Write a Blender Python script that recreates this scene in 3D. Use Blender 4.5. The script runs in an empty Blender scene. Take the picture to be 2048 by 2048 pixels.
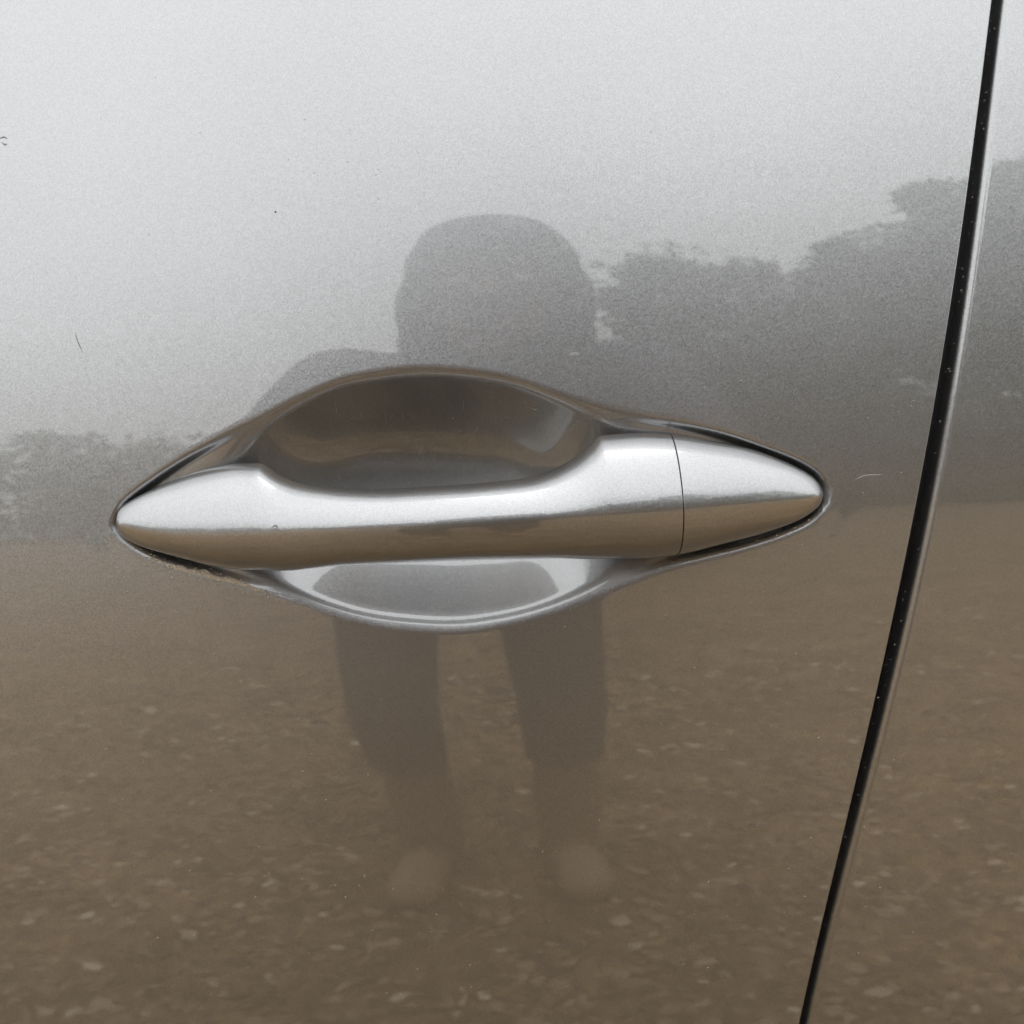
import bpy, bmesh, math, random
import numpy as np
from mathutils import Vector, Matrix
R = math.radians
sc = bpy.context.scene
C = sc.collection
random.seed(7); rng = np.random.default_rng(7)

# ------------------------------------------------------------------ camera, sky, light, exposure
ZH = 0.97                                   # height of the door handle above the ground
PITCH, ROLL, DIST = R(8.0), R(2.7), 0.36
cam_d = bpy.data.cameras.new('camera'); cam = bpy.data.objects.new('camera', cam_d); C.objects.link(cam)
CAM = Vector((0.0, -DIST, ZH + DIST * math.tan(PITCH)))
fw = Vector((0, math.cos(PITCH), -math.sin(PITCH))); up = Vector((0, math.sin(PITCH), math.cos(PITCH))); rt = Vector((1, 0, 0))
cr = rt * math.cos(ROLL) - up * math.sin(ROLL); cu = up * math.cos(ROLL) + rt * math.sin(ROLL)
cam.matrix_world = Matrix(((cr.x, cu.x, -fw.x, CAM.x), (cr.y, cu.y, -fw.y, CAM.y), (cr.z, cu.z, -fw.z, CAM.z), (0, 0, 0, 1)))
cam_d.sensor_fit = 'HORIZONTAL'; cam_d.sensor_width = 5.4; cam_d.lens = 2.7 / math.tan(R(26.5))
cam_d.clip_start = 0.005; cam_d.clip_end = 1000
cam_d.dof.use_dof = True; cam_d.dof.focus_distance = 0.352; cam_d.dof.aperture_fstop = 1.9
sc.camera = cam

W = bpy.data.worlds.new('World'); sc.world = W; W.use_nodes = True
SUN_EL, SUN_AZ = R(62), R(20)               # high behind the car, veiled by cloud
HORIZON, ZENITH = .89, 1.22
nt = W.node_tree; nt.nodes.clear()
sky = nt.nodes.new('ShaderNodeTexSky'); sky.sky_type = 'NISHITA'; sky.sun_disc = False
sky.sun_elevation = SUN_EL; sky.sun_rotation = SUN_AZ; sky.dust_density = 3.0; sky.air_density = 1.0
hs = nt.nodes.new('ShaderNodeHueSaturation'); hs.inputs['Saturation'].default_value = 0.03
tc = nt.nodes.new('ShaderNodeTexCoord'); cn = nt.nodes.new('ShaderNodeTexNoise')
cn.inputs['Scale'].default_value = 1.7; cn.inputs['Detail'].default_value = 4; cn.inputs['Roughness'].default_value = 0.5
mr = nt.nodes.new('ShaderNodeMapRange'); mr.inputs['From Min'].default_value = .3; mr.inputs['From Max'].default_value = .7
mr.inputs['To Min'].default_value = .9; mr.inputs['To Max'].default_value = 1.1
cl = nt.nodes.new('ShaderNodeMix'); cl.data_type = 'RGBA'; cl.inputs[0].default_value = 0.7
cl.inputs[7].default_value = (9.0, 9.07, 9.10, 1)      # the cloud deck that covers most of the blue
mu = nt.nodes.new('ShaderNodeVectorMath'); mu.operation = 'SCALE'
bg = nt.nodes.new('ShaderNodeBackground'); bg.inputs['Strength'].default_value = 0.12
wo = nt.nodes.new('ShaderNodeOutputWorld'); L = nt.links.new
L(sky.outputs[0], hs.inputs['Color']); L(hs.outputs[0], cl.inputs[6]); L(tc.outputs['Generated'], cn.inputs['Vector'])
sx = nt.nodes.new('ShaderNodeSeparateXYZ'); L(tc.outputs['Generated'], sx.inputs[0])
oc = nt.nodes.new('ShaderNodeMapRange')              # a standard overcast sky: the zenith brighter than the horizon
oc.inputs['To Min'].default_value = HORIZON; oc.inputs['To Max'].default_value = ZENITH; L(sx.outputs['Z'], oc.inputs['Value'])
om = nt.nodes.new('ShaderNodeMath'); om.operation = 'MULTIPLY'
L(cn.outputs['Fac'], mr.inputs['Value']); L(mr.outputs[0], om.inputs[0]); L(oc.outputs[0], om.inputs[1])
L(cl.outputs[2], mu.inputs[0]); L(om.outputs[0], mu.inputs['Scale'])
L(mu.outputs[0], bg.inputs['Color']); L(bg.outputs[0], wo.inputs['Surface'])

sd = bpy.data.lights.new('sun', 'SUN'); sd.energy = 0.6; sd.angle = R(35); sd.color = (1, .97, .93)
so = bpy.data.objects.new('sun', sd); C.objects.link(so)
sdir = Vector((math.sin(SUN_AZ) * math.cos(SUN_EL), math.cos(SUN_AZ) * math.cos(SUN_EL), math.sin(SUN_EL)))
so.rotation_euler = sdir.to_track_quat('Z', 'Y').to_euler()

sc.view_settings.view_transform = 'Standard'; sc.view_settings.look = 'None'
sc.view_settings.exposure = 0.85; sc.view_settings.gamma = 1.0
sc.cycles.use_denoising = True
sc.cycles.max_bounces = 4; sc.cycles.diffuse_bounces = 2; sc.cycles.glossy_bounces = 4
sc.cycles.sample_clamp_indirect = 6; sc.cycles.adaptive_threshold = 0.02

# ------------------------------------------------------------------ helpers
def tag(o, label=None, cat=None, group=None, kind=None):
    for k, v in (('label', label), ('category', cat), ('group', group), ('kind', kind)):
        if v: o[k] = v
    return o
def empty(name, loc=(0, 0, 0), rz=0):
    o = bpy.data.objects.new(name, None); C.objects.link(o); o.location = loc; o.rotation_euler.z = rz; o.empty_display_size = .1
    return o
def mesh(name, V, F, mat, parent=None, normals=None, smooth=True):
    me = bpy.data.meshes.new(name); me.from_pydata([tuple(map(float, v)) for v in V], [], [tuple(map(int, f)) for f in F]); me.update()
    me.polygons.foreach_set('use_smooth', [smooth] * len(me.polygons))
    if normals is not None: me.normals_split_custom_set_from_vertices([tuple(map(float, n)) for n in normals])
    if mat: me.materials.append(mat)
    o = bpy.data.objects.new(name, me); C.objects.link(o)
    if parent: o.parent = parent
    return o
def from_bm(name, bm, mat, parent=None, smooth=True):
    me = bpy.data.meshes.new(name); bm.to_mesh(me); bm.free()
    me.polygons.foreach_set('use_smooth', [smooth] * len(me.polygons)); me.materials.append(mat)
    o = bpy.data.objects.new(name, me); C.objects.link(o)
    if parent: o.parent = parent
    return o
def mat_new(name):
    m = bpy.data.materials.new(name); m.use_nodes = True
    return m, m.node_tree, m.node_tree.nodes['Principled BSDF']
def N(t, kind, **kw):
    n = t.nodes.new(kind)
    for k, v in kw.items():
        if k in n.inputs: n.inputs[k].default_value = v
        else: setattr(n, k, v)
    return n
def simple(name, col, rough=.6, var=.15, scale=40, metallic=0, bump=0):
    m, t, b = mat_new(name)
    g = N(t, 'ShaderNodeTexCoord'); n = N(t, 'ShaderNodeTexNoise', Scale=scale, Detail=5)
    r = N(t, 'ShaderNodeMix', data_type='RGBA'); c = Vector(col)
    r.inputs[6].default_value = (*(c * (1 - var)), 1); r.inputs[7].default_value = (*(c * (1 + var)), 1)
    t.links.new(g.outputs['Object'], n.inputs['Vector']); t.links.new(n.outputs['Fac'], r.inputs[0]); t.links.new(r.outputs[2], b.inputs['Base Color'])
    b.inputs['Roughness'].default_value = rough; b.inputs['Metallic'].default_value = metallic
    if bump:
        bu = N(t, 'ShaderNodeBump', Strength=bump, Distance=.002); t.links.new(n.outputs['Fac'], bu.inputs['Height']); t.links.new(bu.outputs[0], b.inputs['Normal'])
    return m

# ------------------------------------------------------------------ materials
def paint(name, base, rough, flake=.075, coat_ior=1.9):
    """Silver metallic paint: flaked metal base coat under a smooth clear coat with faint dust on it."""
    m, t, b = mat_new(name); lk = t.links.new
    g = N(t, 'ShaderNodeTexCoord')
    geo = N(t, 'ShaderNodeNewGeometry')
    v = N(t, 'ShaderNodeTexVoronoi', Scale=3200.0); v.feature = 'F1'
    lk(g.outputs['Object'], v.inputs['Vector'])
    v2 = N(t, 'ShaderNodeTexVoronoi', Scale=1900.0); lk(g.outputs['Object'], v2.inputs['Vector'])
    def offs(vv, s):
        a = N(t, 'ShaderNodeVectorMath', operation='SUBTRACT'); a.inputs[1].default_value = (.5, .5, .5); lk(vv.outputs['Color'], a.inputs[0])
        c = N(t, 'ShaderNodeVectorMath', operation='SCALE'); c.inputs['Scale'].default_value = s; lk(a.outputs[0], c.inputs[0]); return c
    o1, o2 = offs(v, flake), offs(v2, flake * .5)
    ad = N(t, 'ShaderNodeVectorMath', operation='ADD'); lk(geo.outputs['Normal'], ad.inputs[0]); lk(o1.outputs[0], ad.inputs[1])
    ad2 = N(t, 'ShaderNodeVectorMath', operation='ADD'); lk(ad.outputs[0], ad2.inputs[0]); lk(o2.outputs[0], ad2.inputs[1])
    nm = N(t, 'ShaderNodeVectorMath', operation='NORMALIZE'); lk(ad2.outputs[0], nm.inputs[0]); lk(nm.outputs[0], b.inputs['Normal'])
    # flake brightness
    sp = N(t, 'ShaderNodeSeparateColor'); lk(v.outputs['Color'], sp.inputs[0])
    mp = N(t, 'ShaderNodeMapRange'); mp.inputs['To Min'].default_value = .91; mp.inputs['To Max'].default_value = 1.09; lk(sp.outputs[2], mp.inputs['Value'])
    big = N(t, 'ShaderNodeTexNoise', Scale=14.0, Detail=3.0); lk(g.outputs['Object'], big.inputs['Vector'])
    mb = N(t, 'ShaderNodeMapRange'); mb.inputs['To Min'].default_value = .96; mb.inputs['To Max'].default_value = 1.04; lk(big.outputs['Fac'], mb.inputs['Value'])
    ml = N(t, 'ShaderNodeMath', operation='MULTIPLY'); lk(mp.outputs[0], ml.inputs[0]); lk(mb.outputs[0], ml.inputs[1])
    cs = N(t, 'ShaderNodeVectorMath', operation='SCALE'); cs.inputs[0].default_value = base; lk(ml.outputs[0], cs.inputs['Scale'])
    lk(cs.outputs[0], b.inputs['Base Color'])
    b.inputs['Metallic'].default_value = 1.0; b.inputs['Roughness'].default_value = rough
    b.inputs['Coat Weight'].default_value = 1.0; b.inputs['Coat IOR'].default_value = coat_ior
    # thin road film: the clear coat is a little less sharp in patches; very slight orange peel
    du = N(t, 'ShaderNodeTexNoise', Scale=26.0, Detail=6.0); lk(g.outputs['Object'], du.inputs['Vector'])
    dr = N(t, 'ShaderNodeMapRange'); dr.inputs['From Min'].default_value = .45; dr.inputs['From Max'].default_value = .8; dr.inputs['To Min'].default_value = .0; dr.inputs['To Max'].default_value = .012
    lk(du.outputs['Fac'], dr.inputs['Value']); lk(dr.outputs[0], b.inputs['Coat Roughness'])
    op = N(t, 'ShaderNodeTexNoise', Scale=110.0, Detail=1.0); lk(g.outputs['Object'], op.inputs['Vector'])
    bu = N(t, 'ShaderNodeBump', Strength=.03, Distance=.0002); lk(op.outputs['Fac'], bu.inputs['Height']); lk(bu.outputs[0], b.inputs['Coat Normal'])
    return m
M_paint = paint('silver_metallic_paint', (.40, .406, .413), .42)
M_handle = paint('silver_handle_paint', (.395, .40, .408), .38)
M_rubber = simple('black_rubber', (.012, .012, .013), .55, .3, 300)
M_dark = simple('dark_cavity', (.02, .02, .022), .8, .2, 60)
M_glass = simple('tinted_glass', (.02, .025, .025), .03, .05, 3)
M_dirt = simple('dried_dirt', (.66, .60, .50), .95, .35, 900, bump=.6)
M_chip = simple('chip_primer', (.10, .055, .045), .8, .4, 2000)
M_scratch = simple('scratched_clearcoat', (.36, .36, .36), .7, .2, 900)
M_scuff = simple('dark_scuff', (.22, .22, .22), .8, .2, 900)
M_fibre = simple('pale_fibre', (.55, .52, .46), .8, .2, 200)

# ------------------------------------------------------------------ the car's side panel surface
A0, KAP, AMAX, RX = 0.075, 1.3, R(25), 7.0
def panel_y(x, z):                          # z relative to the handle, metres
    return x * x / (2 * RX) + A0 * z + (AMAX ** 2 / KAP) * np.log(np.cosh(KAP * z / AMAX))
mm = .001
REC = np.array([(-142.0, 2.9), (-139.7, 7.5), (-135.1, 12.0), (-118.4, 22.3), (-100.9, 30.8), (-85.5, 37.3), (-74.0, 42.4), (-58.7, 47.8), (-43.6, 50.0), (-28.7, 50.5), (-13.8, 49.0), (1.1, 45.9), (15.8, 40.6), (30.5, 35.3), (45.3, 31.4), (60.2, 28.3), (75.0, 24.3), (89.8, 18.7), (101.0, 13.9), (108.4, 9.4), (112.0, 4.7), (112.6, 1.3), (111.2, -3.3), (105.0, -8.6), (93.5, -13.0), (81.1, -16.2), (67.8, -18.9), (52.6, -22.0), (39.2, -26.5), (23.9, -31.5), (8.6, -35.5), (-6.7, -38.3), (-22.0, -39.5), (-37.1, -38.2), (-52.1, -35.6), (-67.0, -31.0), (-78.1, -26.7), (-89.2, -22.9), (-102.2, -18.9), (-117.0, -14.5), (-129.9, -9.1), (-138.1, -3.5), (-141.4, 0.1)]) * mm
def catmull(P, n=8, closed=True):
    P = np.asarray(P, float); k = len(P); out = []
    for i in range(k if closed else k - 1):
        if closed: p0, p1, p2, p3 = P[i - 1], P[i], P[(i + 1) % k], P[(i + 2) % k]
        else: p0, p1, p2, p3 = P[max(i - 1, 0)], P[i], P[i + 1], P[min(i + 2, k - 1)]
        for t in np.arange(n) / n:
            out.append(.5 * (2 * p1 + (p2 - p0) * t + (2 * p0 - 5 * p1 + 4 * p2 - p3) * t * t + (3 * p1 - p0 - 3 * p2 + p3) * t ** 3))
    if not closed: out.append(P[-1])
    return np.array(out)
OUT = catmull(REC, 5)
def sdf(x, z):                              # signed distance to the recess outline, positive inside
    x = np.asarray(x); z = np.asarray(z); d = np.full(x.shape, 1e9); ins = np.zeros(x.shape, bool)
    for i in range(len(OUT)):
        a, b = OUT[i - 1], OUT[i]; e = b - a
        t = np.clip(((x - a[0]) * e[0] + (z - a[1]) * e[1]) / (e @ e), 0, 1)
        d = np.minimum(d, np.hypot(x - a[0] - t * e[0], z - a[1] - t * e[1]))
        c = ((a[1] > z) != (b[1] > z)) & (x < (b[0] - a[0]) * (z - a[1]) / (b[1] - a[1] + 1e-15) + a[0]); ins ^= c
    return np.where(ins, d, -d)
iT = int(np.argmin(OUT[:, 0])); iR = int(np.argmax(OUT[:, 0]))
o2 = np.roll(OUT, -iT, 0); iR = int(np.argmax(o2[:, 0]))
TOPC = o2[:iR + 1]; BOTC = np.vstack([o2[iR:], o2[:1]])[::-1]
def ss(a, b, x): t = np.clip((x - a) / (b - a), 0, 1); return t * t * t * (t * (6 * t - 15) + 10)
def smax(a, b, k): h = np.clip(.5 + .5 * (a - b) / k, 0, 1); return b * (1 - h) + a * h + k * h * (1 - h)
BOWL = .0345
def recess(x, z, sd):
    vt = np.interp(x, TOPC[:, 0], TOPC[:, 1]); vb = np.interp(x, BOTC[:, 0], BOTC[:, 1])
    h = np.maximum((vt - vb) / 2, .004); a = np.abs(z - (vt + vb) / 2) / h
    r_ = h / .0447; tip = ss(.001, .012, x - TOPC[0, 0]) * ss(.001, .012, TOPC[-1, 0] - x)
    E = ss(-.108, -.050, x) * (1 - ss(-.006, .046, x))
    D = BOWL * (.5 * r_ ** 1.6 + .5 * E * np.minimum(r_, 1)) * tip
    f = D * (1 - np.minimum(a, 1.5) ** 2.3)
    lo = ss(-.5, .5, ((vt + vb) / 2 - z) / h)
    bowl = smax(f, np.zeros_like(f), .0006 + (.0052 + .0008 * lo) * np.minimum(D / BOWL, 1) ** .8) * ss(-.013, -.004, sd)
    ch = .0048 * ss(-.0016, .0030, sd) * (1 - ss(.016, .036, h))
    return smax(ch, bowl, .004) - .001
GZ = [.20, .1764, .1196, .0883, .0568, .0273, -.003, -.0211, -.0385, -.0771, -.1216, -.1645, -.2109]
GLX = [.1885, .1834, .1699, .1629, .1560, .1502, .1444, .1400, .1352, .1270, .1184, .1107, .1029]
GRX = [.1935, .1885, .1750, .1682, .1617, .1563, .1512, .1458, .1404, .1319, .1230, .1147, .1066]
def gap(z, tab):
    z = np.asarray(z, float); zz = np.array(GZ[::-1]); xx = np.array(tab[::-1])
    # smooth the table with a small cubic fit
    c = np.polyfit(zz, xx, 4); r = np.polyval(c, np.clip(z, -.24, .2))
    s0 = np.polyval(np.polyder(c), -.24); s1 = np.polyval(np.polyder(c), .2)
    return r + np.where(z < -.24, (z + .24) * s0 * .8, 0) + np.where(z > .2, (z - .2) * s1, 0)
Z0, Z1, X0, X1 = -.56, .27, -.95, .95
def lines(*seg):
    out = []
    for a, b, st in seg:
        n = max(1, int(round((b - a) / st))); out += list(np.linspace(a, b, n, endpoint=False))
    return np.array(out + [seg[-1][1]])
zl = lines((Z0, -.30, .02), (-.30, -.06, .006), (-.06, -.049, .0012), (-.049, .058, .00042), (.058, .07, .0012), (.07, .20, .006), (.20, Z1, .014))
xl = lines((X0, -.20, .025), (-.20, -.148, .003), (-.148, -.128, .0004), (-.128, .095, .0006), (.095, .116, .0004), (.116, .16, .002))
NQ = xl.copy(); qs = (NQ - X0) / (NQ[-1] - X0)

car = empty('car', (0, 0, 0)); tag(car, 'silver metallic car, side door and rear quarter seen close', 'car')
# --- door skin (columns squeeze towards the slanted trailing edge only right of the handle)
Xg, Zg = np.meshgrid(xl, zl)
edge = gap(Zg, GLX)
pin = .095 - np.clip((-.03 - Zg) / .2, 0, 1.2) * .15      # where the columns start following the edge
q = np.clip((Xg - pin) / (xl[-1] - pin), 0, 1)
Xg = np.where(Xg > pin, pin + q * (edge - pin), Xg)
def surf(X, Z):
    near = (X > -.157) & (X < .127) & (Z > -.056) & (Z < .067)
    near &= (Z < np.interp(X, TOPC[:, 0], TOPC[:, 1]) + .016) & (Z > np.interp(X, BOTC[:, 0], BOTC[:, 1]) - .016)
    d = np.zeros_like(X); xs, zs = X[near], Z[near]
    if xs.size: s = sdf(xs, zs); d[near] = recess(xs, zs, s)
    return panel_y(X, Z) + d
Yg = surf(Xg, Zg)
G3 = np.stack([Xg, Yg, Zg], -1)
Tx, Tz = np.gradient(G3, axis=1), np.gradient(G3, axis=0)
Nn = np.cross(Tx, Tz); Nn /= np.linalg.norm(Nn, axis=-1, keepdims=True)
nr, nc = Xg.shape
P = np.stack([Xg, Yg, Zg + ZH], -1).reshape(-1, 3); NV = Nn.reshape(-1, 3)
ii = np.arange(nr * nc).reshape(nr, nc)
Fq = np.stack([ii[:-1, :-1], ii[:-1, 1:], ii[1:, 1:], ii[1:, :-1]], -1).reshape(-1, 4)
cx_, cz_ = P[Fq, 0].mean(1), P[Fq, 2].mean(1) - ZH
m_in = np.zeros(len(Fq), bool); nearf = (cx_ > -.16) & (cx_ < .13) & (cz_ > -.05) & (cz_ < .06)
m_in[nearf] = sdf(cx_[nearf], cz_[nearf]) > .0015
def sub(name, faces, parent, extraV=None):
    u, inv = np.unique(faces, return_inverse=True)
    return mesh(name, P[u], inv.reshape(faces.shape), M_paint, parent, NV[u])
door = sub('door', Fq[~m_in], car)
rec = sub('handle_recess', Fq[m_in], door)
# folded edges of the panels
def rolled(name, tab, side, rad, depth, parent, mat):
    zs = lines((Z0, Z1, .006)); gx = gap(zs, tab); V, NN, F = [], [], []
    prof = [(rad * (1 - math.sin(t)) * -1 + rad, rad * (1 - math.cos(t)), math.sin(t)) for t in np.linspace(0, math.pi / 2, 9)]
    k = 0
    for z, x in zip(zs, gx):
        xi = x - side * 0 ; row = []
        y0 = float(panel_y(x, z))
        sl = A0 + AMAX * math.tanh(KAP * z / AMAX); sx = x / RX
        nb = Vector((sx, -1, sl)).normalized(); tb = Vector((side, side * sx, 0)).normalized()
        for t in np.linspace(0, math.pi / 2, 9):
            p = Vector((x, y0, z + ZH)) + tb * (rad * math.sin(t)) - nb * (rad * (1 - math.cos(t)))
            row.append((p, (nb * math.cos(t) + tb * math.sin(t))))
        row.append((row[-1][0] - nb * depth * .5, tb)); row.append((row[-1][0] - nb * depth * .5, tb))
        V += [p for p, _ in row]; NN += [n.normalized() for _, n in row]
    w = 11
    for i in range(len(zs) - 1):
        for j in range(w - 1):
            a = i * w + j; f = (a, a + 1, a + w + 1, a + w); F.append(f if side > 0 else f[::-1])
    return mesh(name, V, F, mat, parent, NN)
rolled('folded_edge', GLX, 1, .0006, .016, door, M_paint)
# --- rear quarter panel: its front edge is rolled over a softer radius
QR = .0030
zq = lines((Z0, -.3, .02), (-.3, .2, .006), (.2, Z1, .014)); xq = np.linspace(0, 1, 60) ** 1.3
Zq, Qq = np.meshgrid(zq, xq, indexing='ij'); Xe = gap(Zq, GRX) + QR; Xq = Xe + Qq * (X1 - Xe)
Yq = panel_y(Xq, Zq); nq = np.stack([Xq / RX, -np.ones_like(Xq), A0 + AMAX * np.tanh(KAP * Zq / AMAX)], -1); nq /= np.linalg.norm(nq, axis=-1, keepdims=True)
k = np.arange(Xq.size).reshape(Xq.shape); fq = np.stack([k[:-1, :-1], k[:-1, 1:], k[1:, 1:], k[1:, :-1]], -1).reshape(-1, 4)
quarter = mesh('quarter_panel', np.stack([Xq, Yq, Zq + ZH], -1).reshape(-1, 3), fq, M_paint, car, nq.reshape(-1, 3))
GRQ = [g + QR for g in GRX]
rolled('folded_edge', GRQ, -1, QR, .016, quarter, M_paint)
# --- rubber seal deep in the gap
zs = lines((Z0, Z1, .01)); V, F = [], []
for z in zs:
    a, b = float(gap(z, GLX)) - .012, float(gap(z, GRX)) + .014
    for i, t in enumerate(np.linspace(0, 1, 9)):
        V.append((a + (b - a) * t, float(panel_y(a, z)) + .013 - .003 * math.sin(math.pi * t), z + ZH))
for i in range(len(zs) - 1):
    for j in range(8): a = i * 9 + j; F.append((a, a + 1, a + 10, a + 9))
mesh('door_seal', V, F, M_rubber, car)

# --- the rest of the body behind these panels (a slice of the car, so the ground under it is shaded)
def loft(name, prof, mat, x0=X0, x1=X1, caps=False):
    V = [(x, y, z) for x in (x0, x1) for y, z in prof]; n = len(prof)
    F = [(i, i + 1, n + i + 1, n + i) for i in range(n - 1)]
    return mesh(name, V, F, mat, car, smooth=False)
zb, zt = Z0 + ZH, Z1 + ZH; yb, yt = float(panel_y(0, Z0)), float(panel_y(0, Z1))
loft('sill', [(yb + .06, zb + .03), (yb + .03, zb - .004), (yb + .02, zb - .05), (yb + .05, zb - .13), (yb + .16, zb - .17), (1.55, zb - .17), (1.70, zb - .05), (1.78, zb + .3), (1.72, zt)], M_paint)
loft('window', [(yt + .035, zt - .03), (yt + .06, zt + .02), (yt + .2, zt + .22), (yt + .34, zt + .38)], M_glass)
loft('belt_moulding', [(yt + .06, zt - .03), (yt + .0045, zt - .012), (yt - .0035, zt + .004), (yt + .004, zt + .018), (yt + .058, zt + .022)], M_rubber)
loft('roof', [(yt + .335, zt + .37), (yt + .35, zt + .41), (yt + .46, zt + .45), (.85, zt + .48), (1.2, zt + .45), (1.35, zt + .40), (1.72, zt)], M_paint)

# ------------------------------------------------------------------ door handle
HT = np.array([(-140.2, 3.2), (-139.2, 6.6), (-133.8, 10.2), (-123.5, 14.6), (-111.7, 18.3), (-100.2, 20.4), (-90.6, 21.2), (-87.0, 21.2), (-84.1, 19.5), (-79.5, 16.7), (-72.1, 14.3), (-59.1, 12.4), (-44.5, 11.5), (-29.9, 11.6), (-15.2, 11.8), (-2.4, 12.3), (6.8, 13.0), (14.2, 14.8), (21.7, 18.0), (27.4, 21.9), (31.2, 24.8), (34.0, 25.5), (44.2, 25.0), (56.7, 23.9), (70.2, 21.3), (85.3, 17.5), (98.6, 11.9), (106.3, 7.3), (109.7, 3.4), (110.2, 1.1)]) * mm
HB = np.array([(-140.2, 2.8), (-139.4, 0.0), (-136.8, -2.7), (-130.9, -5.7), (-119.4, -9.7), (-106.2, -13.5), (-91.1, -15.8), (-79.7, -16.1), (-68.2, -14.9), (-58.8, -14.2), (-40.4, -14.1), (-22.0, -14.1), (-3.7, -14.6), (12.8, -15.5), (20.2, -16.3), (27.6, -17.3), (42.5, -17.8), (58.0, -17.0), (74.7, -14.0), (88.2, -11.2), (100.0, -7.3), (106.9, -3.6), (109.8, -0.4), (110.2, 1.1)]) * mm
HC = np.array([(-140.2, 3.0), (-138.2, 2.6), (-122.1, 0.6), (-102.3, 0.0), (-64.6, 0.6), (-29.2, 0.6), (5.8, 1.0), (32.2, 1.0), (55.5, 1.2), (78.4, 1.4), (98.6, 1.2), (108.0, 1.3), (110.2, 1.1)]) * mm
FRx = np.array([-140.2, -138, -130, -118, -100, -85, -60, -25, 10, 40, 58, 75, 90, 102, 108, 110.2]) * mm
FRy = np.array([1.4, 4.6, 9.0, 13.2, 18.0, 21.0, 25.0, 27.0, 26.5, 24.0, 21.5, 17.5, 13.6, 9.4, 5.6, 1.4]) * mm
BKx = np.array([-141, -110, -88, -66, -30, 0, 18, 40, 111]) * mm
BKy = np.array([-1.6, -1.6, 0.8, 9.0, 11.0, 10.0, 6.0, -0.5, -1.6]) * mm
cur = lambda A: catmull(A, 6, False)
HTs, HBs, HCs = cur(HT), cur(HB), cur(HC)
FRs = cur(np.stack([FRx, FRy], 1)); BKs = cur(np.stack([BKx, BKy], 1))
ev = lambda T, x: np.interp(x, T[:, 0], T[:, 1])
def drop(q, w, c, n=4.5):                          # a soft ridge, a nearly flat flank, then a rounded edge
    return w * (math.sqrt(q * q + c * c) - c) / (math.sqrt(1 + c * c) - c) + (1 - w) * (1 - math.sqrt(max(0, 1 - q ** n)))
def handle(name, xs, parent, mat, ins=0.0):
    n1, n2, n3 = 34, 26, 10
    V, F = [], []
    for x in xs:
        gr = .0008 * (1 - ss(-.100, -.085, x) * (1 - ss(.03, .05, x))); vt, vb, vc = ev(HTs, x) + gr, ev(HBs, x) - gr, ev(HCs, x); vt -= ins; vb += ins; vt = max(vt, vc + 2e-5); vb = min(vb, vc - 2e-5)
        yf, yk = ev(FRs, x) - ins, ev(BKs, x) + ins; yf = max(yf, yk + 1e-4); yk_ = yk
        sec = []; nn = 4.5 + 4.5 * float(1 - ss(-.138, -.115, x) * (1 - ss(.085, .108, x)))
        for t in np.linspace(1, 0, n1, endpoint=False):                # top edge -> crest
            q_ = 1 - (1 - t) ** 2; sec.append((vc + (vt - vc) * q_, yf - (yf - yk_) * drop(q_, .52, .5, nn)))
        for t in np.linspace(0, 1, n2, endpoint=False):                # crest -> bottom edge
            q_ = 1 - (1 - t) ** 2; sec.append((vc + (vb - vc) * q_, yf - (yf - yk_) * drop(q_, .42, .55, nn)))
        for t in np.linspace(0, 1, n3, endpoint=False):                # flat-ish back
            sec.append((vb + (vt - vb) * t, yk_ - .0022 * math.sin(math.pi * t)))
        for v, o in sec:
            V.append((x, float(panel_y(x, 0)) + A0 * v - o, v + ZH))
    w = n1 + n2 + n3; nx = len(xs)
    for i in range(nx - 1):
        for j in range(w):
            a, b = i * w + j, i * w + (j + 1) % w; F.append((a, a + w, b + w, b))
    F.append(tuple(range(w))); F.append(tuple((nx - 1) * w + j for j in range(w))[::-1])
    o = mesh(name, V, F, mat, parent)
    o.data.polygons[-1].use_smooth = False; o.data.polygons[-2].use_smooth = False
    return o
SEAM = .0572
hx = np.concatenate([-.14018 + .012 * (np.linspace(0, 1, 22) ** 2), np.linspace(-.1278, SEAM - .0004, 190), [SEAM - .0002]])
grip = handle('door_handle', hx, car, M_handle)
cx2 = np.concatenate([[SEAM + .0002], np.linspace(SEAM + .0004, .098, 45), .11018 - .012 * (np.linspace(1, 0, 24)[1:] ** 2)])
cap = handle('end_cap', cx2, grip, M_handle)
handle('seam_dark_insert', [SEAM - .003, SEAM - .001, SEAM + .001, SEAM + .003], grip, M_rubber, .0007)  # added black insert, no real part: keeps the open seam from showing bright

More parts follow.
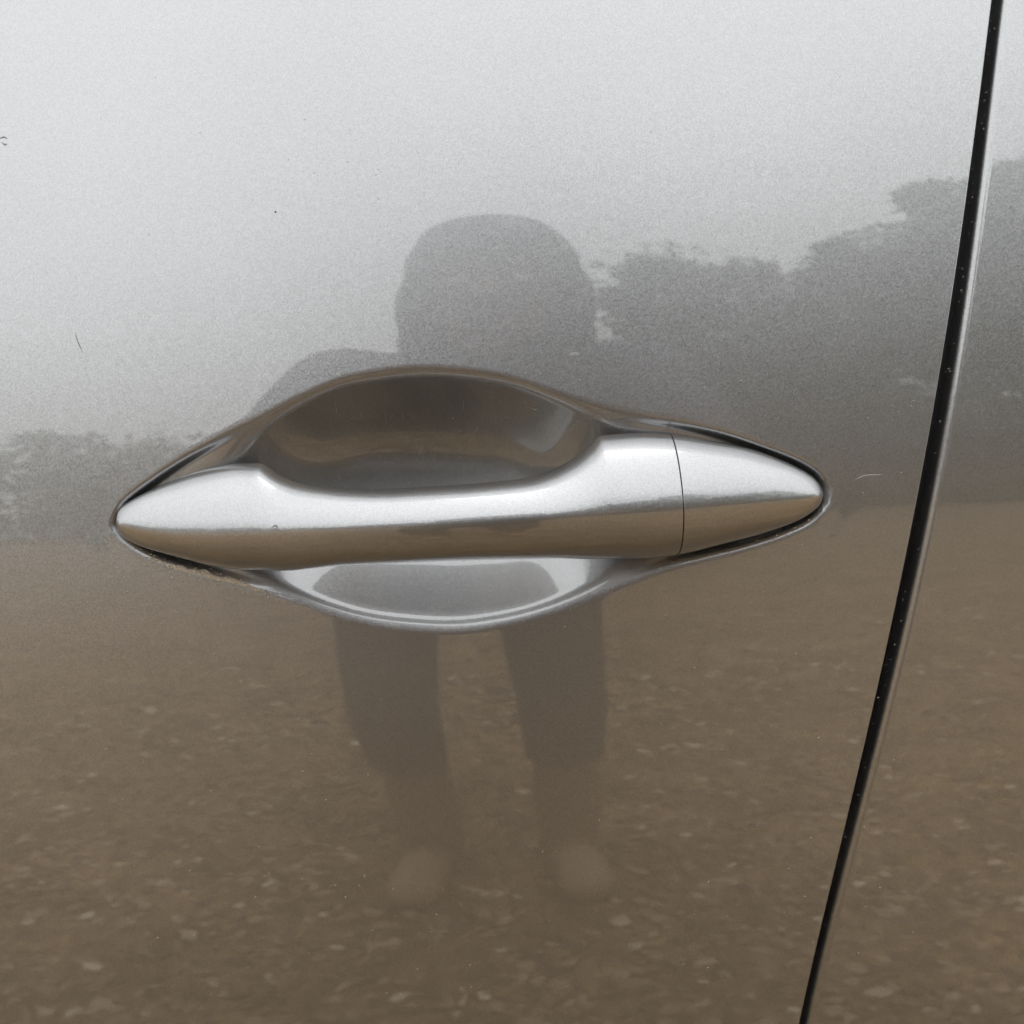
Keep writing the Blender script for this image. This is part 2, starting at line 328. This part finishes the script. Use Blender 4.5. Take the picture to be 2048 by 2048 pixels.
# ------------------------------------------------------------------ small marks: chips, scratches, fibres, dirt
LX, LZ = np.linspace(-.15, .121, 543), np.linspace(-.05, .06, 221)
LD = np.zeros((221, 543)); LD[:] = surf(*np.meshgrid(LX, LZ)) - panel_y(*np.meshgrid(LX, LZ))
def on(x, v, off=.00008):                   # a point on the door skin
    X, Z = x * mm, v * mm; d = 0.0; fx, fz = (X + .15) / .271 * 542, (Z + .05) / .11 * 220
    if 0 <= fx < 541 and 0 <= fz < 219:
        i, j = int(fx), int(fz); a, b = fx - i, fz - j
        d = (LD[j, i] * (1 - a) + LD[j, i + 1] * a) * (1 - b) + (LD[j + 1, i] * (1 - a) + LD[j + 1, i + 1] * a) * b
    return Vector((X, float(panel_y(X, Z)) + float(d) - off, Z + ZH))
def blot(name, x, v, r, mat, parent, squash=1.0, ang=0):
    V = [on(x, v, .00018)]; n = 12
    for i in range(n):
        t = i / n * 2 * math.pi; q = r * random.uniform(.7, 1.15); a, b = q * math.cos(t), q * squash * math.sin(t)
        V.append(on(x + a * math.cos(ang) - b * math.sin(ang), v + a * math.sin(ang) + b * math.cos(ang), .00004))
    return mesh(name, V, [(0, 1 + i, 1 + (i + 1) % n) for i in range(n)], mat, parent)
def streak(name, pts, w, mat, parent, proj=on):
    pts = catmull(np.array(pts, float), 6, False); V, F = [], []
    for i, (x, v) in enumerate(pts):
        d = pts[min(i + 1, len(pts) - 1)] - pts[max(i - 1, 0)]; d = d / (np.linalg.norm(d) + 1e-9); t = i / (len(pts) - 1)
        ww = w * (.15 + .85 * math.sin(math.pi * t) ** .6) * random.uniform(.7, 1.2)
        V += [proj(x - d[1] * ww, v + d[0] * ww, .00004), proj(x, v, .00012), proj(x + d[1] * ww, v - d[0] * ww, .00004)]
    for i in range(len(pts) - 1):
        a = i * 3; F += [(a, a + 1, a + 4, a + 3), (a + 1, a + 2, a + 5, a + 4)]
    return mesh(name, V, F, mat, parent)
blot('paint_chip', -78.8, 109.1, .42, M_chip, door)
blot('paint_chip', -73.6, 127.5, .25, M_chip, door, .4, .2)
blot('paint_chip', -121, 160, .2, M_scuff, door)
blot('paint_chip', -141, 146, .22, M_scuff, door, .6, 1.4)
blot('paint_chip', -136.5, 61, .3, M_scuff, door, .5, -.7)
streak('scratch', [(-151.6, 70), (-150.6, 66.5), (-149.2, 63)], .16, M_scuff, door)
streak('scratch', [(-177.6, 140.6), (-176, 141), (-174.8, 140.4)], .3, M_scuff, door)
streak('scratch', [(-176.8, 139.2), (-175.6, 138.2), (-174.9, 138.6)], .25, M_scuff, door)
streak('scratch', [(122.2, 5.6), (126, 6.9), (131.8, 6.8)], .28, M_scratch, door)
blot('paint_chip', 138.6, 7.2, .35, M_scratch, door)
blot('smudge', 24.3, 54.3, 2.4, M_scratch, door, .35, .05)
def on_handle(x, v, off=0):
    xx, vv = x * mm, v * mm; vt, vb, vc = ev(HTs, xx), ev(HBs, xx), ev(HCs, xx); yf, yk = ev(FRs, xx), ev(BKs, xx)
    d_ = drop(min(1, (vv - vc) / (vt - vc)), .52, .5) if vv > vc else drop(min(1, (vc - vv) / (vc - vb)), .42, .55)
    return Vector((xx, float(panel_y(xx, 0)) + A0 * vv - (yf - (yf - yk) * d_) - off, vv + ZH))
streak('scratch', [(-80.2, 1.6), (-78.8, 2.2), (-77.9, 1.0)], .28, M_scuff, grip, on_handle)
streak('scratch', [(-79.6, 1.0), (-78.9, 1.2), (-78.2, .5)], .2, M_scuff, grip, on_handle)
# pale caked dirt along the lower left rim of the recess
V, F = [], []
px = np.linspace(-131, -88, 90)
for i, x in enumerate(px):
    v0 = float(np.interp(x * mm, BOTC[:, 0], BOTC[:, 1])) / mm; t = i / 89
    wd = (2.1 * math.sin(math.pi * t) ** .6) * (0.9 + .2 * math.sin(i * .33) + .06 * random.random()); b = v0 - 1.7 + .22 * math.sin(i * .21) + .15 * math.sin(i * .77)
    for j, s in enumerate((0, .35, .7, 1.0)): V.append(on(x, b + wd * s, (.00003, .00022, .00032, .0002)[j] * (1 + .5 * random.random())))
for i in range(len(px) - 1):
    for j in range(3): a = i * 4 + j; F.append((a, a + 4, a + 5, a + 1))
tag(mesh('caked_dirt', V, F, M_dirt, rec), 'pale dried dirt caked along the lower left rim')
# fine fibres and specks of dust stuck to the paint
bm = bmesh.new()
def fibre(p, q, bend, r, proj=on):
    n = 6; last = None
    for i in range(n + 1):
        t = i / n; x = p[0] + (q[0] - p[0]) * t; v = p[1] + (q[1] - p[1]) * t + bend * math.sin(math.pi * t); c = proj(x, v, .0001)
        ring = [bm.verts.new(c + Vector((a, -abs(b) * .3, b))) for a, b in ((r, 0), (0, r), (-r, 0), (0, -r))]
        if last: [bm.faces.new((last[k], last[(k + 1) % 4], ring[(k + 1) % 4], ring[k])) for k in range(4)]
        last = ring
for i in range(210):
    if i >= 150:                            # fingernail scratches in the cup
        x, v = random.gauss(-18, 17), random.uniform(10, 24); ln = random.uniform(2.5, 8); a = random.gauss(1.35, .3)
        fibre((x, v), (x + ln * math.cos(a), v + ln * math.sin(a)), random.uniform(-.4, .4), random.uniform(.000025, .00005)); continue
    if i < 60:                              # around the lower rim
        x = random.choice((random.uniform(-132, -60), random.uniform(20, 100))); v = float(np.interp(x * mm, BOTC[:, 0], BOTC[:, 1])) / mm + random.uniform(-3.5, 1.5)
    elif i < 105:                           # inside the bowl
        x, v = random.uniform(-66, 12), random.uniform(16, 40)
    else: x, v = random.uniform(-175, 120), random.uniform(-190, 20)
    if i >= 105 and -45 < v < 55 and -145 < x < 115: continue
    ln = random.uniform(.6, 2.6) * (2 if 60 <= i < 90 else 1); a = random.uniform(0, 6.28) if not 60 <= i < 90 else random.gauss(1.4, .35)
    fibre((x, v), (x + ln * math.cos(a), v + ln * math.sin(a)), random.uniform(-.5, .5), random.uniform(.00003, .00006))
tag(from_bm('dust_fibres', bm, M_fibre, door), kind='stuff')
bm = bmesh.new()
for i in range(520):
    x, v = random.uniform(-175, 150), random.uniform(-190, 150)
    if i < 90: x = random.uniform(-135, -85); v = float(np.interp(x * mm, BOTC[:, 0], BOTC[:, 1])) / mm + random.gauss(-1.2, 1.6)
    elif i < 120: x = random.uniform(10, 108); v = float(np.interp(x * mm, BOTC[:, 0], BOTC[:, 1])) / mm + random.gauss(-.5, 1.5)
    c = on(x, v, .00004); r = random.uniform(.00006, .00022) if i >= 120 else random.uniform(.0001, .0004)
    mt = Matrix.Translation(c) @ Matrix.Diagonal((r * random.uniform(.7, 2), r * .5, r, 1)) ; bmesh.ops.create_icosphere(bm, subdivisions=1, radius=1, matrix=mt)
tag(from_bm('dust_specks', bm, M_fibre, door), kind='stuff')
bm = bmesh.new()
for i in range(130):                        # lint on the rubber in the gap
    z = random.uniform(-.2, .18); t = random.uniform(.25, .75); a, b = float(gap(z, GLX)), float(gap(z, GRX))
    c = Vector((a + (b - a) * t, float(panel_y(a, z)) + .0095, z + ZH)) if i % 3 == 0 else Vector((b - .0001, float(panel_y(b, z)) + random.uniform(.0035, .009), z + ZH)); r = random.uniform(.0001, .00028)
    bmesh.ops.create_icosphere(bm, subdivisions=1, radius=1, matrix=Matrix.Translation(c) @ Matrix.Rotation(random.random() * 3, 4, 'Y') @ Matrix.Diagonal((r * 2.2, r * .4, r * .5, 1)))
tag(from_bm('gap_lint', bm, M_fibre, quarter), kind='stuff')

# ------------------------------------------------------------------ ground, gravel, leaf litter
m, t, b = mat_new('brown_earth'); lk = t.links.new
g = N(t, 'ShaderNodeTexCoord')
n1 = N(t, 'ShaderNodeTexNoise', Scale=1.6, Detail=6.0, Roughness=.6); n2 = N(t, 'ShaderNodeTexNoise', Scale=38.0, Detail=6.0, Roughness=.72); n3 = N(t, 'ShaderNodeTexVoronoi', Scale=70.0)
for n in (n1, n2, n3): lk(g.outputs['Object'], n.inputs['Vector'])
r1 = N(t, 'ShaderNodeValToRGB'); r1.color_ramp.elements[0].position = .3; r1.color_ramp.elements[1].position = .7
r1.color_ramp.elements[0].color = (.245, .166, .082, 1); r1.color_ramp.elements[1].color = (.440, .308, .170, 1); lk(n1.outputs['Fac'], r1.inputs[0])
r2 = N(t, 'ShaderNodeValToRGB'); r2.color_ramp.elements[0].position = .34; r2.color_ramp.elements[1].position = .68
r2.color_ramp.elements[0].color = (.22, .215, .21, 1); r2.color_ramp.elements[1].color = (1.12, 1.085, 1.01, 1); lk(n2.outputs['Fac'], r2.inputs[0])
n4 = N(t, 'ShaderNodeTexNoise', Scale=5.5, Detail=4.0, Roughness=.6); lk(g.outputs['Object'], n4.inputs['Vector'])
r4 = N(t, 'ShaderNodeValToRGB'); r4.color_ramp.elements[0].position = .38; r4.color_ramp.elements[1].position = .62
r4.color_ramp.elements[0].color = (.68, .66, .63, 1); r4.color_ramp.elements[1].color = (1.22, 1.2, 1.16, 1); lk(n4.outputs['Fac'], r4.inputs[0])
m4 = N(t, 'ShaderNodeMix', data_type='RGBA', blend_type='MULTIPLY'); m4.inputs[0].default_value = 1; lk(r1.outputs[0], m4.inputs[6]); lk(r4.outputs[0], m4.inputs[7])
mx = N(t, 'ShaderNodeMix', data_type='RGBA', blend_type='MULTIPLY'); mx.inputs[0].default_value = 1; lk(m4.outputs[2], mx.inputs[6]); lk(r2.outputs[0], mx.inputs[7])
lk(mx.outputs[2], b.inputs['Base Color']); b.inputs['Roughness'].default_value = .95
bu = N(t, 'ShaderNodeBump', Strength=.8, Distance=.012); lk(n2.outputs['Fac'], bu.inputs['Height']); lk(bu.outputs[0], b.inputs['Normal'])
M_earth = m
bm = bmesh.new()
rise = lambda x, y: .018 * max(0, min(60, math.hypot(x, y)) - 6) if y < 2 else 0.0    # the land rises gently towards the trees
xs = sorted(set([-300, -120, -70, -60, -50, -40, -30, -20, -10, -6] + list(np.arange(-4, 4.01, .1)) + [6, 10, 20, 30, 40, 50, 60, 70, 120, 300])); ys = sorted(set([-300, -120, -70, -60, -50, -40, -30, -20, -14, -9] + list(np.arange(-6, 1.01, .1)) + [2, 4, 8, 20, 60, 150]))
vv = {}
for i, x in enumerate(xs):
    for j, y in enumerate(ys):
        d = max(0, 1 - math.hypot(x, y + 1.5) / 5); vv[i, j] = bm.verts.new((x, y, rise(x, y) + (random.uniform(-.006, .006)) * min(1, d * 3)))
for i in range(len(xs) - 1):
    for j in range(len(ys) - 1): bm.faces.new((vv[i, j], vv[i + 1, j], vv[i + 1, j + 1], vv[i, j + 1]))
tag(from_bm('ground', bm, M_earth), 'bare brown earth with gravel in front of the car', kind='structure')
m, t, b = mat_new('pebble_stone'); gi = N(t, 'ShaderNodeNewGeometry'); rp = N(t, 'ShaderNodeValToRGB'); t.links.new(gi.outputs['Random Per Island'], rp.inputs[0])
cr_ = rp.color_ramp; cr_.elements[0].color = (.07, .05, .035, 1); cr_.elements[1].position = 1; cr_.elements[1].color = (.66, .58, .44, 1)
for p_, c_ in ((.35, (.13, .09, .055, 1)), (.75, (.27, .195, .12, 1)), (.92, (.38, .28, .18, 1)), (.97, (.50, .41, .29, 1))): el = cr_.elements.new(p_); el.color = c_
t.links.new(rp.outputs[0], b.inputs['Base Color']); b.inputs['Roughness'].default_value = .85; M_peb = m
ico = bmesh.new(); bmesh.ops.create_icosphere(ico, subdivisions=1, radius=1); IV = np.array([v.co[:] for v in ico.verts]); IF = np.array([[v.index for v in f.verts] for f in ico.faces]); ico.free()
def scatter_pebbles(n):
    V, F = [], []
    for i in range(n):
        near = i % 5 < 3; y = -.35 - 2.6 * random.random() ** 1.7 if near else -.15 - 4.5 * random.random() ** 1.2; x = random.uniform(-1.1, 1.1) * (1 - (y + .35) * .35) if near else random.uniform(-2.6, 2.6)
        r = .0020 + .0125 * random.random() ** 3.4 * (1.0 if y > -2 else 1.3)
        a = random.random() * 6.28; s = np.array([r * random.uniform(.8, 1.7), r * random.uniform(.8, 1.3), r * random.uniform(.45, .8)])
        p = IV * (1 + rng.uniform(-.38, .38, (len(IV), 1))) * s; ca, sa = math.cos(a), math.sin(a)
        p = np.stack([p[:, 0] * ca - p[:, 1] * sa, p[:, 0] * sa + p[:, 1] * ca, p[:, 2]], 1) + (x, y, s[2] * .35)
        F.append(IF + len(IV) * i); V.append(p)
    return np.vstack(V), np.vstack(F)
V, F = scatter_pebbles(40000)
tag(mesh('gravel', V, F, M_peb, None, smooth=False), 'loose pale and brown gravel lying on the earth', 'gravel', kind='stuff')
M_leaf = simple('dry_leaf', (.33, .25, .14), .8, .4, 8)
V, F = [], []
for i in range(80):
    x, y = random.uniform(-2.2, 2.6), -.3 - 4 * random.random() ** 1.3; a = random.random() * 6.28; ln = random.uniform(.012, .045); wd = ln * random.uniform(.25, .5); cu_ = random.uniform(.1, .35)
    b0 = len(V); K = 6
    for j in range(K + 1):
        s = j / K; w_ = wd * math.sin(math.pi * min(.98, s * .96 + .02)) ** .8
        for q_ in (-1, 0, 1):
            lx, ly, lz = (s - .5) * ln, q_ * w_ * .5, .004 + abs(q_) * cu_ * w_ * .5 + cu_ * ln * (s - .5) ** 2
            V.append((x + lx * math.cos(a) - ly * math.sin(a), y + lx * math.sin(a) + ly * math.cos(a), lz + .003))
    for j in range(K):
        for q_ in (0, 1): c0 = b0 + j * 3 + q_; F.append((c0, c0 + 3, c0 + 4, c0 + 1))
tag(mesh('leaf_litter', V, F, M_leaf), 'small dry leaves and chips strewn over the earth', 'leaves', kind='stuff')

# ------------------------------------------------------------------ trees behind the photographer (seen mirrored in the paint)
m, t, b = mat_new('foliage'); gi = N(t, 'ShaderNodeNewGeometry'); rp = N(t, 'ShaderNodeValToRGB'); t.links.new(gi.outputs['Random Per Island'], rp.inputs[0])
rp.color_ramp.elements[0].color = (.085, .105, .065, 1); rp.color_ramp.elements[1].color = (.125, .145, .10, 1)
t.links.new(rp.outputs[0], b.inputs['Base Color']); b.inputs['Roughness'].default_value = .6; M_fol = m
M_bark = simple('bark', (.12, .09, .07), .9, .3, 6, bump=.4)
def leaf_cloud(centres, n, size):
    idx = rng.integers(0, len(centres), n); c = np.array([centres[i][:3] for i in idx]); r = np.array([centres[i][3] for i in idx])
    d = rng.normal(size=(n, 3)); d /= np.linalg.norm(d, axis=1, keepdims=True); p = c + d * (r * rng.random(n) ** .55)[:, None] * (1, 1, .75)
    a = rng.normal(size=(n, 3)); a /= np.linalg.norm(a, axis=1, keepdims=True); b_ = np.cross(a, rng.normal(size=(n, 3))); b_ /= np.linalg.norm(b_, axis=1, keepdims=True)
    s = size * rng.uniform(.6, 1.3, n)[:, None]
    V = np.stack([p - a * s, p + b_ * s * .5, p + a * s, p - b_ * s * .5], 1).reshape(-1, 3); F = np.arange(4 * n).reshape(n, 4); return V, F
def tube(V, F, p, q, r0, r1, n=8):
    p, q = Vector(p), Vector(q); z = (q - p).normalized(); x = z.orthogonal().normalized(); y = z.cross(x); b0 = len(V)
    for c, r in ((p, r0), (q, r1)):
        for i in range(n): t_ = i / n * 6.2832; V.append(c + (x * math.cos(t_) + y * math.sin(t_)) * r)
    for i in range(n): F.append((b0 + i, b0 + (i + 1) % n, b0 + n + (i + 1) % n, b0 + n + i))
def tree_proto(h):
    V, F = [], []; th = h * .3; pts = [Vector((0, 0, -.1)), Vector((random.uniform(-.2, .2), random.uniform(-.2, .2), th)), Vector((random.uniform(-.4, .4), random.uniform(-.4, .4), h * .6))]
    tube(V, F, pts[0], pts[1], .22, .16); tube(V, F, pts[1], pts[2], .16, .07); cen = [(pts[2].x, pts[2].y, h * .82, h * .13)]
    for i in range(13):
        a = i * 2.4 + random.random(); z = h * random.uniform(.36, .86); rr = h * .30 * (1 - abs(z / h - .55) * 1.1) * random.uniform(.6, 1.1)
        q_ = Vector((math.cos(a) * rr, math.sin(a) * rr, z)); s = pts[1].lerp(pts[2], random.random()); tube(V, F, s, q_, .06, .025, 6)
        cen.append((q_.x, q_.y, q_.z, h * random.uniform(.10, .17)))
        for _ in range(2): cen.append((q_.x + random.gauss(0, h * .07), q_.y + random.gauss(0, h * .07), q_.z + random.gauss(0, h * .06), h * random.uniform(.04, .08)))
    for i in range(9): a = random.uniform(0, 6.28); cen.append((math.cos(a) * h * .2, math.sin(a) * h * .2, h * random.uniform(.05, .3), h * random.uniform(.09, .14)))
    tr = mesh('trunk', V, F, M_bark); V, F = leaf_cloud(cen, 22000, h * .0115); crw = mesh('crown', V, F, M_fol, smooth=False); return tr.data, crw.data, tr, crw
random.seed(21); rng = np.random.default_rng(21)
protos = [tree_proto(10.0) for _ in range(3)]
TOPZ = [float(np.percentile([v.co.z for v in p_[1].vertices], 99.3)) for p_ in protos]
for p_ in protos: bpy.data.objects.remove(p_[2]); bpy.data.objects.remove(p_[3])
def tree(az, d, h, k, label, rz):
    e_ = empty('broadleaf_tree', (d * math.sin(R(az)), -d * math.cos(R(az)), .018 * (d - 6) - .1), rz); e_.scale = (h / TOPZ[k],) * 3
    for nm_, me in (('trunk', protos[k][0]), ('crown', protos[k][1])):
        o = bpy.data.objects.new(nm_, me); C.objects.link(o); o.parent = e_
    tag(e_, label, 'tree', 'trees mirrored in the car paint')
TREES = [(13.6, 41, 19.8, 0, 'rounded tree mirrored just right of the photographer\'s head'),
         (17.5, 44, 18.8, 1, 'second mirrored tree right of the photographer\'s head'),
         (21.5, 40, 19.6, 2, 'mirrored tree midway between the photographer and the door gap'),
         (26.5, 39, 18.9, 0, 'tall mirrored tree just left of the door gap'),
         (33, 37, 19.5, 1, 'tallest mirrored tree, on the quarter panel right of the gap'),
         (41, 36, 19.8, 2, 'broad tree standing beyond the right edge of the reflection'),
         (55, 38, 20, 0, 'far right tree mirrored only in the handle\'s end')]
for i, a in enumerate(TREES): tree(*a, i * 1.7)
cen = []
for i in range(420):
    az = random.uniform(-85, 85); d = random.uniform(48, 64); h = d * math.tan(R(11.6 if az < 5 else 16)) * random.uniform(.6, 1.0)
    for z in np.arange(.3, h, 2.0): cen.append((d * math.sin(R(az)), -d * math.cos(R(az)), z, random.uniform(1.4, 2.4)))
V, F = leaf_cloud(cen, 90000, .42)
tag(mesh('distant_wood', V, F, M_fol, smooth=False), 'low line of distant woodland mirrored at the horizon', 'woodland', kind='stuff')

cen = []
for i in range(700):
    az = random.uniform(-85, 85); d = random.uniform(35, 50); cen.append((d * math.sin(R(az)), -d * math.cos(R(az)), .1, random.uniform(.25, .9)))
V, F = leaf_cloud(cen, 30000, .12)
V[:, 2] = np.abs(V[:, 2]) + .55
M_scrub = simple('dry_scrub', (.17, .14, .085), .9, .35, .4)
tag(mesh('dry_scrub', V, F, M_scrub, smooth=False), 'low dry scrub along the foot of the mirrored trees', 'scrub', kind='stuff')

# ------------------------------------------------------------------ the photographer, mirrored in the door
M_skin = simple('skin', (.17, .095, .065), .5, .12, 30)
M_hair = simple('hair', (.018, .014, .012), .5, .3, 120)
M_shirt = simple('grey_shirt', (.075, .07, .085), .85, .15, 90, bump=.2)
M_short = simple('dark_trousers', (.022, .018, .021), .85, .15, 90, bump=.2)
M_sandal = simple('tan_toe_leather', (.31, .22, .14), .6, .25, 40)
M_boot = simple('brown_boot_leather', (.20, .135, .085), .7, .25, 40)
M_eye = simple('eye', (.6, .58, .55), .2, .05, 20)
def ico_arrays(sub):
    b_ = bmesh.new(); bmesh.ops.create_icosphere(b_, subdivisions=sub, radius=1); V_ = np.array([v.co[:] for v in b_.verts]); F_ = np.array([[v.index for v in f.verts] for f in b_.faces]); b_.free(); return V_, F_
ICO2, ICO3 = ico_arrays(2), ico_arrays(3)
class Lump:                                 # overlapping balls that are fused into one skin afterwards
    def __init__(s): s.V, s.F, s.n = [], [], 0
    def add(s, ico, M):
        M = np.array(M); s.V.append(ico[0] @ M[:3, :3].T + M[:3, 3]); s.F.append(ico[1] + s.n); s.n += len(ico[0])
def capsules(bm, chain):                    # chain of (x, y, z, r)
    for (p, q) in zip(chain[:-1], chain[1:]):
        a, b = Vector(p[:3]), Vector(q[:3]); d = b - a; n = max(2, int(d.length / (min(p[3], q[3]) * .45)) + 1)
        for i in range(n + 1):
            t_ = i / n; c = a.lerp(b, t_); r = p[3] + (q[3] - p[3]) * t_
            bm.add(ICO2, Matrix.Translation(c) @ Matrix.Scale(r, 4))
def blob(bm, c, s, rot=None): bm.add(ICO3, Matrix.Translation(c) @ (rot or Matrix.Identity(4)) @ Matrix.Diagonal((*s, 1)))
def remeshed(name, bm, mat, parent, vox, smooth=6):
    o = mesh(name, np.vstack(bm.V), np.vstack(bm.F), mat, parent); r = o.modifiers.new('remesh', 'REMESH'); r.mode = 'VOXEL'; r.voxel_size = vox; r.use_smooth_shade = True
    s = o.modifiers.new('smooth', 'SMOOTH'); s.factor = .5; s.iterations = smooth; return o
per = empty('person', (-.07, -1.1, 0))
tag(per, 'person in grey shirt, dark trousers and brown boots mirrored in the door, photographing', 'person')
def loc(p): return (p[0] + .07, p[1] + 1.1, p[2], *p[3:])
def lc(ch): return [loc(p) for p in ch]
bm = Lump()
HIP = (-.07, -1.08, .83); CH = (-.03, -.88, 1.15)
SHL, SHR = (-.205, -.81, 1.228), (.155, -.81, 1.222)
ELL, ELR = (-.285, -.66, 1.04), (.225, -.66, 1.03)
WRL, WRR = (-.075, -.435, .985), (.075, -.435, .985)
capsules(bm, lc([(*HIP, .125), (-.055, -1.0, .97, .12), (*CH, .135), (-.025, -.82, 1.235, .085), (-.02, -.74, 1.29, .055), (-.015, -.68, 1.33, .06)]))
for s_, sh, el, wr in ((-1, SHL, ELL, WRL), (1, SHR, ELR, WRR)):
    capsules(bm, lc([(-.03, -.85, 1.20, .08), (*sh, .062), (*el, .042), (*wr, .027)]))
    # palm
    pc = Vector((wr[0] - s_ * .015, wr[1] + .045, wr[2] - .005))
    capsules(bm, lc([(*wr, .026), (pc.x, pc.y, pc.z + .02, .017)])); capsules(bm, lc([(*wr, .024), (pc.x, pc.y, pc.z - .022, .016)]))
    for k_ in range(4):                     # fingers curled round the phone's edge
        z_ = pc.z + .03 - k_ * .021; l_ = (.9, 1.0, .95, .75)[k_]
        capsules(bm, lc([(pc.x, pc.y, z_ * .6 + pc.z * .4, .0095), (pc.x + s_ * .006, pc.y + .030 * l_, z_, .0088), (pc.x - s_ * .012, pc.y + .047 * l_, z_ - .003, .008), (pc.x - s_ * .03 * l_, pc.y + .045 * l_, z_ - .005, .007)]))
    capsules(bm, lc([(wr[0], wr[1] + .02, wr[2] + .015, .012), (pc.x - s_ * .012, pc.y - .012, pc.z + .045, .0105), (pc.x - s_ * .032, pc.y - .004, pc.z + .062, .009)]))
LEGS = ((-1, (-.200, -1.09, .83), (-.196, -1.03, .50), (-.165, -1.10, .085)), (1, (.045, -1.09, .83), (.062, -1.03, .50), (.072, -1.10, .085)))
for s_, hp, kn, an in LEGS:
    capsules(bm, lc([(-.075 + s_ * .04, -1.085, .86, .10), (*hp, .072), (*kn, .052), ((kn[0] + an[0]) / 2, kn[1] - .05, .32, .048), (*an, .034)]))
    capsules(bm, lc([(an[0], an[1] - .03, .050, .032), (an[0] + s_ * .012, an[1] + .08, .045, .032), (an[0] + s_ * .02, an[1] + .14, .038, .024)]))
HD = Vector(loc((-.012, -.655, 1.352))[:3]); tilt = Matrix.Rotation(R(-22), 4, 'X')
T_ = lambda v: HD + (tilt @ Vector(v))
blob(bm, HD, (.077, .095, .108), tilt); blob(bm, T_((0, .035, -.062)), (.055, .055, .055), tilt)       # skull, jaw
blob(bm, T_((0, .098, -.018)), (.014, .018, .026), tilt); blob(bm, T_((0, .084, .022)), (.055, .014, .012), tilt)   # nose, brow
blob(bm, T_((0, .083, -.062)), (.026, .012, .008), tilt); blob(bm, T_((0, .076, -.098)), (.022, .018, .016), tilt)
for s_ in (-1, 1): blob(bm, T_((s_ * .08, -.005, -.008)), (.010, .020, .032), tilt)                   # ears
body = remeshed('body', bm, M_skin, per, .0055, 4)
for s_ in (-1, 1):
    bm = Lump(); blob(bm, T_((s_ * .031, .083, .006)), (.012, .010, .009), tilt); mesh('eye', bm.V[0], bm.F[0], M_eye, per)
bm = Lump()                            # thick hair falling to the shoulders
blob(bm, T_((.002, -.012, .020)), (.102, .100, .098), tilt); blob(bm, T_((.004, -.034, -.035)), (.119, .085, .122), tilt); blob(bm, T_((.004, -.055, -.095)), (.121, .062, .100), tilt)
blob(bm, T_((0, .052, .062)), (.078, .052, .046), tilt)
for i in range(4):
    a = random.uniform(3.3, 6.1); z_ = random.uniform(-.6, .9); q_ = math.sqrt(1 - z_ * z_ * .9); blob(bm, T_((.112 * q_ * math.cos(a), -.03 + .095 * q_ * math.sin(a), .0 + .1 * z_)), (random.uniform(.006, .011),) * 3)
remeshed('hair', bm, M_hair, per, .006, 5)
bm = Lump()                            # loose shirt
capsules(bm, lc([(-.07, -1.05, .87, .140), (-.055, -1.0, .97, .140), (*CH, .152), (-.028, -.835, 1.215, .105)]))
for sh, el in ((SHL, ELL), (SHR, ELR)): capsules(bm, lc([(-.03, -.86, 1.19, .095), (sh[0], sh[1], sh[2], .080), (sh[0] * .35 + el[0] * .65, sh[1] * .35 + el[1] * .65, sh[2] * .35 + el[2] * .65, .066)]))
remeshed('shirt', bm, M_shirt, per, .009, 6)
bm = Lump()                            # straight dark trousers
for s_, hp, kn, an in LEGS: capsules(bm, lc([(-.075 + s_ * .05, -1.08, .87, .125), (hp[0], hp[1], .80, .088), (kn[0], kn[1], kn[2] + .03, .074), ((kn[0] + an[0]) / 2, kn[1] - .035, .345, .066)]))
bm.V = [np.column_stack([v[:, :2], np.maximum(v[:, 2], .355)]) for v in bm.V]
remeshed('trousers', bm, M_short, per, .008, 5)
for s_, hp, kn, an in LEGS:
    bm = Lump(); capsules(bm, lc([((kn[0] + an[0]) / 2, kn[1] - .05, .36, .058), (an[0], an[1] - .01, .16, .060), (an[0], an[1] - .02, .06, .055)]))
    capsules(bm, lc([(an[0], an[1] - .035, .050, .046), (an[0] + s_ * .012, an[1] + .08, .052, .050), (an[0] + s_ * .02, an[1] + .155, .045, .043)]))
    bm.V = [np.column_stack([v[:, :2], np.maximum(v[:, 2], .004)]) for v in bm.V]
    bo = remeshed('boot', bm, M_boot, per, .006, 4)
    bm = Lump(); capsules(bm, lc([(an[0] + s_ * .010, an[1] + .075, .068, .043), (an[0] + s_ * .02, an[1] + .155, .055, .049)])); remeshed('toe_cap', bm, M_sandal, bo, .005, 3)
# the phone in the photographer's hands
ph = empty('phone'); tag(ph, 'dark phone held up in both hands towards the door', 'phone')
M_phone = simple('phone_body', (.02, .02, .022), .25, .05, 10); M_lens = simple('lens_glass', (.005, .005, .008), .05, .05, 10)
PM = Matrix(((cr.x, cu.x, -fw.x, 0), (cr.y, cu.y, -fw.y, 0), (cr.z, cu.z, -fw.z, 0), (0, 0, 0, 1)))
pc = CAM - fw * .0105 - cu * .052 - cr * -.018
ph.matrix_world = Matrix.Translation(pc) @ PM
bm = bmesh.new(); bmesh.ops.create_cube(bm, size=1, matrix=Matrix.Diagonal((.073, .152, .008, 1))); bmesh.ops.bevel(bm, geom=[e_ for e_ in bm.edges if abs((e_.verts[0].co - e_.verts[1].co).z) > .005], offset=.010, segments=5, profile=.5, affect='EDGES'); from_bm('case', bm, M_phone, ph, False)
bm = bmesh.new(); bmesh.ops.create_cube(bm, size=1, matrix=Matrix.Translation((-.018, .052, -.0046)) @ Matrix.Diagonal((.026, .030, .0018, 1))); bmesh.ops.bevel(bm, geom=bm.edges[:], offset=.0008, segments=2, profile=.5, affect='EDGES'); from_bm('camera_module', bm, M_lens, ph, False)
